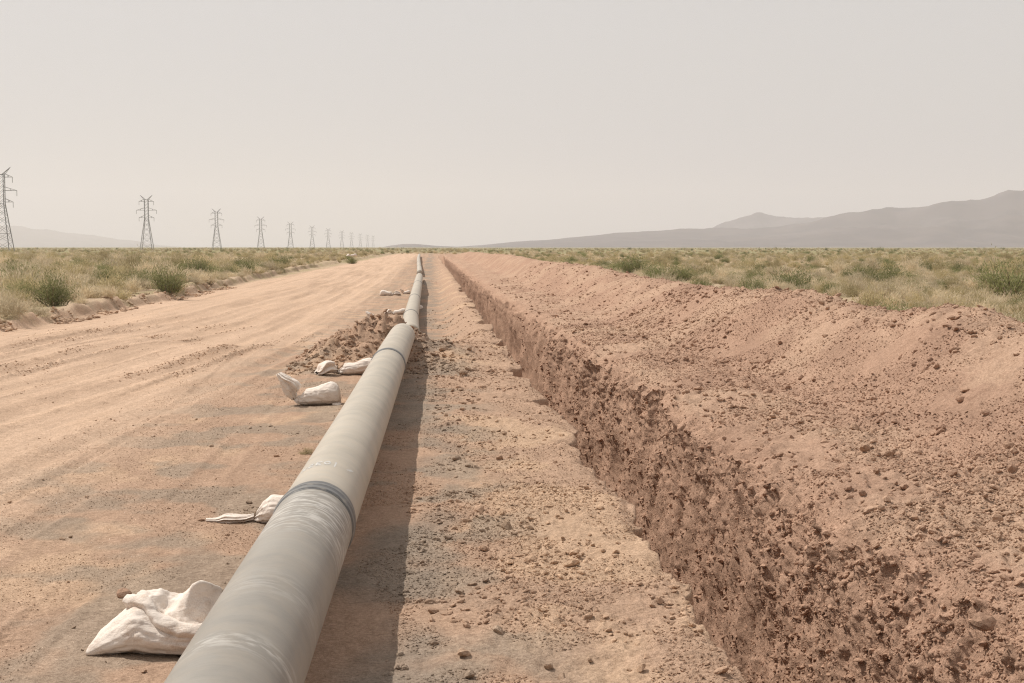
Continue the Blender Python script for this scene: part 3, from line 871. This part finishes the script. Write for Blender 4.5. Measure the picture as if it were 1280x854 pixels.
# ------------------------------------------------------------------ mountains
def rock_material(name, a, b):
    m, n, l, bs = new_mat(name)
    pos = n.new('ShaderNodeNewGeometry').outputs['Position']
    f = noise_node(n, l, pos, .004, 6, .6)
    l.new(mix_rgb(n, l, ramp(n, l, f, .35, .65), a, b), bs.inputs['Base Color'])
    bs.inputs['Roughness'].default_value = 1.0
    return m
M_ROCK = rock_material('bare_mountain_rock', (.07, .06, .068), (.12, .098, .10))

def mountain(name, prof, dist, front, back, label, seed, rough=.26, nu=320, nv=70):
    """prof: (azimuth tangent*F_PX + 540, crest angle in px) of the skyline as the plain shows it"""
    px = np.array([p[0] for p in prof], float); hp = np.array([p[1] for p in prof], float)
    U = np.linspace(px[0], px[-1], nu); T = np.linspace(-1, 1, nv)
    uu, tt = np.meshgrid(U, T, indexing='ij')
    d = dist + np.where(tt < 0, tt * front, tt * back)
    d = d + .05 * dist * fbm(uu * .006, tt * 0 + seed, o=3, seed=seed) * (1 - np.abs(tt))
    tt_ = np.tan(np.arctan((uu - 640) / F_PX) + YAW)
    X = tt_ * d
    crest = np.interp(uu, px, hp) / F_PX * dist * (math.cos(YAW) + tt_ * math.sin(YAW))
    crest = crest * (1 + .05 * fbm(uu * .03, uu * 0 + seed, o=4, seed=seed + 20))
    n1 = fbm(X / 900., d / 900., o=5, seed=seed + 3)
    gul = np.abs(fbm(X / 500., d / 1300., o=4, seed=seed + 9))
    shape = (1 - np.abs(tt)) ** 1.25
    Z = crest * (shape * (1 + rough * n1 * (1 - shape * .6)) - rough * 1.3 * gul * shape * (1 - shape) * 2.2) - 6
    V = np.stack([X, d, Z], -1).reshape(-1, 3)
    idx = np.arange(nu * nv).reshape(nu, nv)
    Q = np.stack([idx[:-1, :-1], idx[1:, :-1], idx[1:, 1:], idx[:-1, 1:]], -1).reshape(-1, 4)
    me = fast_mesh(name, V, Q); me.materials.append(M_ROCK)
    o = bpy.data.objects.new(name, me); col.objects.link(o)
    tag(o, label, kind='structure')
    return o
mountain('mountain_range', [(540, 0), (600, 4), (640, 8), (680, 11), (720, 14), (760, 18), (800, 21), (815, 23), (850, 24), (885, 26), (910, 25), (940, 25), (975, 27), (1010, 32), (1030, 38), (1060, 46), (1085, 50), (1110, 54), (1130, 53), (1165, 58), (1200, 60), (1225, 63), (1245, 66), (1280, 71), (1330, 78), (1420, 84), (1550, 80), (1750, 95), (2100, 70), (2400, 0)],
         9000, 2300, 3000, 'brown mountain range rising to the right behind the scrub plain', 3)
mountain('mountain_range', [(840, 0), (880, 20), (905, 33), (930, 38), (945, 42), (965, 39), (990, 37), (1012, 36), (1040, 34), (1120, 20), (1200, 0)], 12500, 1500, 2000, 'paler ridge showing behind the saddle of the mountain range', 8)
mountain('hill', [(470, 0), (490, 4), (505, 6), (520, 6), (540, 4), (560, 3), (600, 0)], 8000, 700, 900, 'low hill on the horizon where the pipeline vanishes', 12)
mountain('mountain_range', [(-500, 0), (-300, 20), (-120, 30), (0, 27), (30, 26), (60, 24), (90, 20), (125, 14), (150, 10), (165, 9), (200, 3), (240, 0)], 19500, 2500, 2500, 'faint far range behind the pylons', 17)

# ------------------------------------------------------------------ scrub vegetation
def leaf_material(name, a, b, trans=.35):
    m, n, l, bs = new_mat(name)
    oi = n.new('ShaderNodeObjectInfo')
    at = n.new('ShaderNodeAttribute'); at.attribute_name = 'tone'
    c = mix_rgb(n, l, at.outputs['Fac'], a, b)
    hv = n.new('ShaderNodeHueSaturation')
    l.new(ramp(n, l, oi.outputs['Random'], 0, 1, .80, 1.22), hv.inputs['Value'])
    l.new(c, hv.inputs['Color'])
    bs.inputs['Roughness'].default_value = .8
    l.new(hv.outputs[0], bs.inputs['Base Color'])
    tr = n.new('ShaderNodeBsdfTranslucent'); l.new(hv.outputs[0], tr.inputs['Color'])
    mx = n.new('ShaderNodeMixShader'); mx.inputs['Fac'].default_value = trans
    l.new(bs.outputs[0], mx.inputs[1]); l.new(tr.outputs[0], mx.inputs[2])
    l.new(mx.outputs[0], n['Material Output'].inputs['Surface'])
    return m
M_GREEN = leaf_material('green_scrub_leaf', (.155, .165, .068), (.28, .28, .13), .45)
M_OLIVE = leaf_material('olive_scrub_leaf', (.36, .30, .165), (.50, .42, .25), .45)
M_STRAW = leaf_material('straw_scrub_leaf', (.50, .41, .275), (.66, .57, .41), .45)
M_TWIG = leaf_material('scrub_twig', (.22, .17, .12), (.36, .28, .20), .0)

def blades(P0, P1, w, rs, bendk=.15):
    """thin two-quad blades from P0 to P1"""
    n = len(P0)
    t = P1 - P0
    r = rs.normal(size=(n, 3))
    s = np.cross(t, r); s /= (np.linalg.norm(s, axis=1, keepdims=True) + 1e-9)
    mid = (P0 + P1) * .5 + rs.normal(size=(n, 3)) * bendk * np.linalg.norm(t, axis=1, keepdims=True) * .5
    w = np.asarray(w).reshape(-1, 1)
    V = np.stack([P0 - s * w * .35, P0 + s * w * .35, mid - s * w * .5, mid + s * w * .5, P1], 1).reshape(-1, 3)
    b = np.arange(n) * 5
    Q = np.stack([b, b + 1, b + 3, b + 2], -1)
    T = np.stack([b + 2, b + 3, b + 4], -1)
    return V, Q, T

def leaf_obj_mesh(name, sets, mat):
    V = np.concatenate([s[0] for s in sets]); off = 0; faces = []
    for v, q, t in sets:
        faces += (q + off).tolist() + (t + off).tolist(); off += len(v)
    me = bpy.data.meshes.new(name); me.from_pydata(V.tolist(), [], faces); me.update()
    at = me.attributes.new('tone', 'FLOAT', 'POINT')
    r = np.repeat(np.random.default_rng(len(V)).uniform(0, 1, len(V) // 5 + 1), 5)[:len(V)]
    at.data.foreach_set('value', r.astype(np.float32))
    me.materials.append(mat)
    return me

def shrub_meshes(seed, style):
    """returns (foliage mesh, stem mesh) for a shrub about 1 m across and 0.9 m tall"""
    rs = np.random.default_rng(seed)
    if style == 'green': nst, nl, spread, hgt, mat, lw, ll = 70, 3800, 1.05, .90, M_GREEN, .013, .075
    elif style == 'olive': nst, nl, spread, hgt, mat, lw, ll = 40, 1300, .95, .75, M_OLIVE, .013, .12
    elif style == 'straw': nst, nl, spread, hgt, mat, lw, ll = 60, 900, .9, .65, M_STRAW, .011, .16
    else: nst, nl, spread, hgt, mat, lw, ll = 90, 500, .75, .55, M_STRAW, .010, .30
    th = rs.uniform(0, 2 * np.pi, nst); inc = np.sqrt(rs.uniform(0, 1, nst)) * spread
    L = hgt * rs.uniform(.65, 1.12, nst) * (1 - .15 * inc)
    D = np.stack([np.sin(inc) * np.cos(th), np.sin(inc) * np.sin(th), np.cos(inc)], -1)
    B = np.stack([rs.normal(0, .06, nst), rs.normal(0, .06, nst), np.full(nst, -.06)], -1)
    E = B + D * L[:, None]
    st = blades(B, E, np.full(nst, .018), rs, .12)
    k = rs.integers(0, nst, nl)
    f = rs.uniform(.25, 1.0, nl) ** .8
    P = B[k] + D[k] * (L[k] * f)[:, None] + rs.normal(0, .075 if style == 'green' else .05, (nl, 3)) * (.5 + f[:, None])
    dirs = D[k] * .8 + rs.normal(0, .45, (nl, 3)); dirs[:, 2] += .35
    dirs /= np.linalg.norm(dirs, axis=1, keepdims=True)
    lv = blades(P, P + dirs * (ll * rs.uniform(.5, 1.3, nl))[:, None], lw * rs.uniform(.7, 1.4, nl), rs)
    return leaf_obj_mesh('foliage', [lv], mat), leaf_obj_mesh('stems', [st], M_TWIG)

STYLE_MESH = {}
for style, n in (('green', 4), ('olive', 4), ('straw', 4), ('tuft', 3)):
    STYLE_MESH[style] = [shrub_meshes(100 + 17 * i + len(style) * 1000, style) for i in range(n)]

def plant(style, x, y, size, hscale, label, group, name, cat='shrub', z=None):
    fo, stm = random.choice(STYLE_MESH[style])
    o = bpy.data.objects.new(name, stm)          # the stems carry the foliage
    col.objects.link(o)
    f = bpy.data.objects.new('foliage', fo); col.objects.link(f); f.parent = o
    o.location = (x, y, (gz(x, y) if z is None else z) - .02)
    o.rotation_euler = (random.uniform(-.08, .08), random.uniform(-.08, .08), random.uniform(0, 6.28))
    o.scale = (size, size, size * hscale)
    tag(o, label, cat, group)
    return o

def px_plant(style, px, base, wpx, hpx, label, name='green_bush', zg=.3):
    for _ in range(6):
        x, d = px_ground(px, base, zg); zg = gz(x, d)
    w = wpx / F_PX * d; h = hpx / F_PX * d
    return plant(style, x, d, w / 1.25, (h / .95) / (w / 1.25), label, None, name)

px_plant('green', 65, 393, 52, 46, 'round green bush set back from the left road bank, with straw tufts around')
px_plant('green', 211, 374, 44, 44, 'dark green bush at the very edge of the road bank')
px_plant('green', 131, 358, 30, 34, 'small upright green bush behind the road bank')
px_plant('green', 246, 348, 44, 28, 'wide low green bush behind the bush on the bank edge')
px_plant('green', 350, 335, 28, 20, 'bright green bush where the road bends out of sight')
px_plant('green', 1262, 373, 80, 62, 'large dark green bush beyond the spoil bank at its near end', zg=.1)
px_plant('green', 1077, 345, 26, 24, 'compact green bush standing alone beyond the spoil bank', zg=.1)
px_plant('green', 1128, 352, 30, 16, 'low flat green bush beyond the spoil bank', zg=.1)
px_plant('green', 852, 352, 34, 30, 'tall green bush beside the crest of the spoil bank', zg=.1)
px_plant('green', 790, 342, 50, 28, 'broad pale green bush beside the crest of the spoil bank', zg=.1)
px_plant('green', 938, 366, 36, 24, 'green bush tucked right behind the hump of the spoil bank', zg=.1)
px_plant('olive', 1085, 385, 60, 40, 'loose olive bush just behind the dip in the spoil bank', 'olive_bush', zg=.1)

NAMED = [(o.location.x, o.location.y) for o in col.objects if o.name.split('.')[0] in ('green_bush', 'olive_bush')]
def veg_ok(x, y):
    for nx_, ny_ in NAMED:
        if abs(x - nx_) < 1.1 and -4.5 < y - ny_ < 1.2: return False
    if y < 140 and x > 0 and float(pn(np.array([x * .12]), np.array([y * .06]), seed=55)[0]) < -.12 and random.random() < .8: return False
    left_edge = -11.2 - 1.4 * float(sst(40, 160, np.array(y)))
    return x < left_edge or x > 9.6 or y > 430

def field_spots(n, d0, d1, pw):
    out = []
    while len(out) < n:
        d = (random.random() * (d1 ** pw - d0 ** pw) + d0 ** pw) ** (1 / pw)
        t = random.uniform(-.36, .47)
        x = t * d
        if not veg_ok(x, d): continue
        out.append((x, d))
    return out

L_G = 'scrub on the plain'
spots = field_spots(290, 24, 125, 1.0)
for (x, y) in spots:
    left = x < 0
    q = random.random()
    side = 'left of the dirt road' if left else 'beyond the spoil bank'
    gprob, oprob = (.06, .26) if left else (.10, .40)
    sz = random.uniform(.55, 1.3); tall = 'tall ' if sz > 1.08 else 'low ' if sz < .75 else ''
    if q < gprob: plant('green', x, y, sz, random.uniform(.8, 1.1), tall + 'green leafy bush among the dry scrub ' + side, 'green bushes in the scrub', 'green_bush')
    elif q < oprob: plant('olive', x, y, sz, random.uniform(.7, 1.05), tall + 'olive grey desert shrub growing ' + side, 'olive shrubs in the scrub', 'olive_shrub')
    elif q < .85: plant('straw', x, y, sz, random.uniform(.7, 1.05), tall + 'dry straw coloured shrub growing ' + side, 'dry shrubs in the scrub', 'dry_shrub')
    else: plant('tuft', x, y, random.uniform(.6, 1.0), random.uniform(.8, 1.1), 'pale tuft of dry grass ' + side, 'dry grass tufts', 'dry_grass_tuft', 'grass tuft')
w1 = px_ground(381, 570)
plant('olive', w1[0], w1[1], .16, .8, 'tiny yellow green weed growing beside the pipe', None, 'weed', 'weed')
w2 = px_ground(1035, 545)

# ---- scattered masses, instanced on points with geometry nodes
def scatter(name, P, scales, rots, protos, label, soil=None):
    me = bpy.data.meshes.new(name)
    me.vertices.add(len(P)); me.vertices.foreach_set('co', np.asarray(P, np.float32).ravel())
    a = me.attributes.new('scl', 'FLOAT_VECTOR', 'POINT'); a.data.foreach_set('vector', np.asarray(scales, np.float32).ravel())
    a = me.attributes.new('rot', 'FLOAT_VECTOR', 'POINT'); a.data.foreach_set('vector', np.asarray(rots, np.float32).ravel())
    a = me.attributes.new('pick', 'INT', 'POINT'); a.data.foreach_set('value', rng.integers(0, len(protos), len(P)).astype(np.int32))
    if soil is not None:
        a = me.attributes.new('soil', 'FLOAT_COLOR', 'POINT'); a.data.foreach_set('color', np.concatenate([soil, np.ones((len(soil), 1))], 1).astype(np.float32).ravel())
    o = bpy.data.objects.new(name, me); col.objects.link(o)
    ng = bpy.data.node_groups.new(name + '_scatter', 'GeometryNodeTree')
    ng.interface.new_socket('Geometry', in_out='INPUT', socket_type='NodeSocketGeometry')
    ng.interface.new_socket('Geometry', in_out='OUTPUT', socket_type='NodeSocketGeometry')
    n, l = ng.nodes, ng.links
    gi = n.new('NodeGroupInput'); go = n.new('NodeGroupOutput')
    iop = n.new('GeometryNodeInstanceOnPoints')
    g2i = n.new('GeometryNodeGeometryToInstance')
    for pr in reversed(protos):
        oi = n.new('GeometryNodeObjectInfo'); oi.transform_space = 'ORIGINAL'
        oi.inputs['Object'].default_value = pr
        l.new(oi.outputs['Geometry'], g2i.inputs[0])
    def attr(nm, ty):
        x = n.new('GeometryNodeInputNamedAttribute'); x.data_type = ty; x.inputs['Name'].default_value = nm
        return x.outputs[0]
    l.new(gi.outputs[0], iop.inputs['Points'])
    l.new(g2i.outputs[0], iop.inputs['Instance'])
    iop.inputs['Pick Instance'].default_value = True
    l.new(attr('pick', 'INT'), iop.inputs['Instance Index'])
    er = n.new('FunctionNodeEulerToRotation')
    l.new(attr('rot', 'FLOAT_VECTOR'), er.inputs[0]); l.new(er.outputs[0], iop.inputs['Rotation'])
    l.new(attr('scl', 'FLOAT_VECTOR'), iop.inputs['Scale'])
    l.new(iop.outputs[0], go.inputs[0])
    o.modifiers.new('scatter', 'NODES').node_group = ng
    tag(o, label, kind='stuff')
    return o

def first_of(prefix, n):
    """foliage children of the first n different plants of a kind"""
    out, seen = [], set()
    for ob in list(col.objects):
        if ob.name.split('.')[0] == prefix and ob.children:
            f = ob.children[0]
            if f.data.name not in seen:
                seen.add(f.data.name); out.append(f)
        if len(out) == n: break
    return out

P, SC, RO = {k: [] for k in 'gosT'}, {k: [] for k in 'gosT'}, {k: [] for k in 'gosT'}
for n, d0, d1, pw in ((2700, 24, 130, 1.3), (6000, 120, 420, 1.1), (6500, 400, 2200, .9)):
    sp = np.array(field_spots(n, d0, d1, pw))
    z = height(sp[:, 0], sp[:, 1])
    for (x, y), zz in zip(sp, z):
        q = random.random(); left = x < 0
        patch = float(pn(np.array([x * .03]), np.array([y * .02]), seed=5)[0])
        g = (.035 if left else .05) + .12 * max(0, patch); o_ = ((.22 if left else .28) if y < 130 else .52) + .25 * patch
        k = 'g' if q < g else 'o' if q < o_ else 's' if q < .82 else 'T'
        s = random.uniform(.5, 1.2) * (1.55 if random.random() < .06 else 1) * (1 + .6 * (d0 > 300))
        if k == 'T': s *= .8
        P[k].append((x, y, zz - .02)); SC[k].append((s, s, s * random.uniform(.65, 1.05))); RO[k].append((0, 0, random.uniform(0, 6.28)))
for _ in range(150):      # taller brush that stands above the rest
    y = random.uniform(55, 230); t = random.uniform(-.34, -.10) if random.random() < .7 else random.uniform(.16, .45)
    x = t * y
    if not veg_ok(x, y) or (x > 0 and y < 90): continue
    k = random.choice('oosss'); s = random.uniform(1.45, 2.1)
    P[k].append((x, y, gz(x, y) - .02)); SC[k].append((s, s, s * random.uniform(.85, 1.15))); RO[k].append((0, 0, random.uniform(0, 6.28)))
for k, pref, lab, nm in (('g', 'green_bush', 'green bushes spread through the scrub to the horizon', 'scrub_green'), ('o', 'olive_shrub', 'olive shrubs covering the plain to the horizon', 'scrub_olive'),
                         ('s', 'dry_shrub', 'dry straw coloured shrubs covering the plain', 'scrub_dry'), ('T', 'dry_grass_tuft', 'dry grass tufts between the shrubs', 'dry_grass')):
    scatter(nm, P[k], SC[k], RO[k], first_of(pref, 4), lab)

bx, by = tx(440) * 190, 190.0
plant('green', bx, by, 1.35, .95, 'dark bush beside the road with a white sack thrown over it', None, 'green_bush')
far_bag(b4, bx + .1, by - .5, gz(bx, by) + 1.0, .3, 1.3, 'white sack thrown over a dark bush beside the road')

# ------------------------------------------------------------------ soil clods
def clod_mesh(seed):
    bm = bmesh.new()
    bmesh.ops.create_icosphere(bm, subdivisions=2, radius=.5)
    A = np.array([v.co[:] for v in bm.verts])
    rs = np.random.default_rng(seed)
    d = .42 * fbm(A[:, 0] * 2.1 + seed, A[:, 1] * 2.1, A[:, 2] * 2.1, o=3, seed=seed)
    for _ in range(6):      # broken facets
        nrm = rs.normal(size=3); nrm /= np.linalg.norm(nrm)
        over = A @ nrm - rs.uniform(.30, .42)
        A -= np.maximum(over, 0)[:, None] * nrm * .9
    A = A * (1 + d)[:, None] * np.array([1.15, .9, .72])
    for v, p in zip(bm.verts, A): v.co = p
    me = bpy.data.meshes.new('soil_clod'); bm.to_mesh(me); bm.free()
    me.materials.append(M_CLOD)
    return me
CLODS = [clod_mesh(i + 1) for i in range(6)]

def pick_on_ground(mask_fn, n, wfun=None):
    """random vertices of the ground surface inside a zone, roughly even by area"""
    m = mask_fn(GV[:, 0], GV[:, 1], GV[:, 2], GW)
    ids = np.nonzero(m)[0]
    w = (GV[ids, 1] ** 1.0) if wfun is None else wfun(GV[ids, 0], GV[ids, 1])
    return rng.choice(ids, size=min(n, len(ids)), replace=False, p=w / w.sum())

proto_clods = []
def add_clods(ids, smin, smax, label, group, power=2.2, where=None):
    for i in ids:
        p = GV[i]
        o = bpy.data.objects.new('soil_clod', random.choice(CLODS)); col.objects.link(o)
        s = smin + (smax - smin) * random.random() ** power
        o.scale = (s * random.uniform(.85, 1.25), s, s * random.uniform(.75, 1.1))
        o.rotation_euler = (random.uniform(-.5, .5), random.uniform(-.5, .5), random.uniform(0, 6.28))
        o.location = (p[0], p[1], p[2] + s * .16)
        o['soil'] = [float(v) for v in GC[i]]
        f = (s - smin) / (smax - smin)
        size = 'large ' if f > .45 else 'small ' if f < .08 else ''
        tag(o, size + label + (where(p) if where else ''), 'clod', group)
        proto_clods.append(o)
inv = lambda x, y: y ** .6
add_clods(pick_on_ground(lambda x, y, z, w: (x > 0.0) & (x < 1.5) & (y > 6.8) & (y < 26) & (w < .05), 95, inv), .04, .10, 'brown clod between pipe and trench', 'clods between pipe and trench', where=lambda p: ', close to the pipe shadow' if p[0] < .45 else ', close to the trench lip' if p[0] > 1.05 else ', midway across the strip')
add_clods(pick_on_ground(lambda x, y, z, w: (x > 3.3) & (x < 7.0) & (y > 7.5) & (y < 30) & (w < .05) & (x < y * .42 + .3), 95, inv), .04, .13, 'reddish clod', 'clods on the spoil bank', where=lambda p: ' on the flat shelf along the right trench lip' if p[0] < 4.7 else ' on the lower slope of the spoil bank' if p[0] < 6.0 else ' near the crest of the spoil bank')
add_clods(pick_on_ground(lambda x, y, z, w: (np.abs(x + 1.3) < 1.1) & (np.abs(y - 28.2) < 2.6) & (w < .05), 45, inv), .05, .16, 'dark clod in the heap piled against the pipe', 'clods of the heap')
add_clods(pick_on_ground(lambda x, y, z, w: (x > -.2) & (x < 1.0) & (np.abs(y - 27.5) < 4) & (w < .05), 30, inv), .06, .18, 'clod spilled from the heap on the trench side of the pipe', 'spilled clods')
add_clods(pick_on_ground(lambda x, y, z, w: (x > -5) & (x < -1.4) & (y > 6.8) & (y < 20) & (w < .05) & (x > -.32 * y), 22, inv), .03, .07, 'small dark clod on the packed ground left of the pipe', 'clods left of the pipe')
for px, py, s, lab in ((1238, 800, .15, 'rounded lump of soil half buried in the right trench lip'), (1265, 612, .12, 'lone large clod on the shelf beside the spoil bank'), (148, 748, .10, 'brown clod sticking out behind the folded sandbag')):
    x, d = px_ground(px, py)
    o = bpy.data.objects.new('soil_clod', CLODS[3]); col.objects.link(o)
    o.location = (x, d, gz(x, d) + s * .2); o.scale = (s * 1.2, s, s); o.rotation_euler = (.2, .1, 1.0)
    o['soil'] = [.37, .25, .185]
    tag(o, lab, 'clod', None)

def crumbs(name, ids, smin, smax, power, label, lift=.1):
    n = len(ids)
    s = smin + (smax - smin) * rng.random(n) ** power
    s *= np.minimum(1.8, .75 + GV[ids, 1] / 40)
    Pp = GV[ids] + np.stack([rng.normal(0, .01, n), rng.normal(0, .02, n), s * lift], -1)
    S = np.stack([s * rng.uniform(.8, 1.3, n), s * rng.uniform(.8, 1.2, n), s * rng.uniform(.6, 1.1, n)], -1)
    R = np.stack([rng.uniform(-.6, .6, n), rng.uniform(-.6, .6, n), rng.uniform(0, 6.28, n)], -1)
    protos, seen = [], set()
    for o in proto_clods:
        if o.data.name not in seen: seen.add(o.data.name); protos.append(o)
    scatter(name, Pp, S, R, protos, label, GC[ids])
lin = lambda x, y: y ** .5
crumbs('soil_crumbs', pick_on_ground(lambda x, y, z, w: (x > -.25) & (x < 1.62) & (y > 6) & (y < 60) & (w < .05) & (fbm(x * .9, y * .7, o=2, seed=401) > -.05), 6000, lin), .006, .055, 4.0, 'loose soil crumbs on the strip between pipe and trench')
crumbs('spoil_crumbs', pick_on_ground(lambda x, y, z, w: (x > 3.1) & (x < 8) & (y > 6) & (y < 90) & (w < .3) & (fbm(x * .6, y * .4, o=3, seed=407) > -.2), 9000, lin), .010, .08, 3.2, 'loose soil crumbs over the spoil bank')
crumbs('trench_crumbs', pick_on_ground(lambda x, y, z, w: (x > 2.3) & (w > .3) & (y > 6) & (y < 50) & (z > -2.3) & (fbm(y * 1.1, z * 1.1, o=2, seed=408) > -.25), 9000, lin), .010, .065, 2.6, 'crumbly lumps in the right trench wall', -.05)
crumbs('heap_crumbs', pick_on_ground(lambda x, y, z, w: (np.abs(x + 1.1) < 1.5) & (y > 24.6) & (y < 34.5) & (w < .05), 3500, lin), .012, .08, 2.4, 'crumbs covering the clod heap')
crumbs('road_crumbs', pick_on_ground(lambda x, y, z, w: (x > -11) & (x < -1.0) & (y > 6) & (y < 50) & (w < .05) & (fbm(x * 1.3, y * .3, o=2, seed=402) > .05), 5000, lin), .004, .024, 3.0, 'grit along the wheel ruts of the dirt road')
near_w = lambda x, y: y ** -.3
crumbs('strip_grit', pick_on_ground(lambda x, y, z, w: (x > -.6) & (x < 1.65) & (y > 6) & (y < 40) & (w < .05) & (fbm(x * .8, y * .45, o=3, seed=406) > -.08), 26000, near_w), .006, .020, 2.0, 'fine grit on the strip between pipe and trench')
crumbs('spoil_grit', pick_on_ground(lambda x, y, z, w: (x > 3.0) & (x < 7.6) & (y > 6.5) & (y < 80) & (w < .3) & (x < .44 * y + .4) & (fbm(x * .7, y * .5, o=3, seed=405) > -.35), 48000, lambda x, y: y ** .5 * np.exp(-y / 22)), .008, .028, 2.0, 'fine grit over the spoil bank')
crumbs('trench_grit', pick_on_ground(lambda x, y, z, w: (x > 2.2) & (w > .3) & (y > 6.5) & (y < 30) & (z > -2.2), 26000, near_w), .006, .028, 2.0, 'fine crumbs clinging to the trench wall', -.02)
crumbs('track_grit', pick_on_ground(lambda x, y, z, w: (x > -4.2) & (x < -.9) & (y > 6) & (y < 24) & (w < .05) & (fbm(x * .8, y * .5, o=2, seed=404) > -.2), 26000, near_w), .004, .013, 2.2, 'fine grit on the packed track left of the pipe')
def near_rut(x, y, z, w):
    m = np.zeros(len(x), bool)
    sel = np.nonzero((x > -11) & (x < -2.5) & (y > 12) & (y < 48) & (w < .05))[0]
    xs_, ys_ = x[sel], y[sel]
    for (ys, xs, wd, d, r) in (RUTS[0], RUTS[2], RUTS[3]):
        xr = np.interp(ys_, ys, xs) + .22 * pn(ys_ * .07, ys_ * 0 + 3.3, seed=20)
        m[sel[(np.abs(np.abs(xs_ - xr) - wd * 1.35) < .16) & (pn(ys_ * .22, ys_ * 0 + xs[0], seed=29) > .0)]] = True
    return m
crumbs('rut_crumbs', pick_on_ground(near_rut, 5200, lin), .006, .034, 2.4, 'crumbled soil ridges along the wheel ruts')
crumbs('bank_crumbs', pick_on_ground(lambda x, y, z, w: (x > -11.6) & (x < -10.4) & (y > 30) & (y < 80) & (fbm(x * .8, y * .4, o=2, seed=403) > .1), 900, lin), .03, .13, 2.2, 'lumps along the broken edge of the road bank')

# ------------------------------------------------------------------ hazy air
bm = bmesh.new(); bmesh.ops.create_cube(bm, size=1.0)
hme = bpy.data.meshes.new('haze'); bm.to_mesh(hme); bm.free()
haze = bpy.data.objects.new('haze', hme); col.objects.link(haze)
HZ0, HZ1 = -12.0, 900.0
haze.scale = (46000, 46000, HZ1 - HZ0); haze.location = (0, 0, (HZ0 + HZ1) / 2)
hm = bpy.data.materials.new('dusty_air'); hm.use_nodes = True
hn = hm.node_tree.nodes; hn.clear()
vol = hn.new('ShaderNodeVolumePrincipled')
vol.inputs['Color'].default_value = (.84, .82, .835, 1)
vol.inputs['Density'].default_value = 8.5e-5
vol.inputs['Anisotropy'].default_value = 0.2
ho = hn.new('ShaderNodeOutputMaterial'); hm.node_tree.links.new(vol.outputs[0], ho.inputs['Volume'])
hme.materials.append(hm)
tag(haze, 'thin dusty haze in the air', kind='stuff')
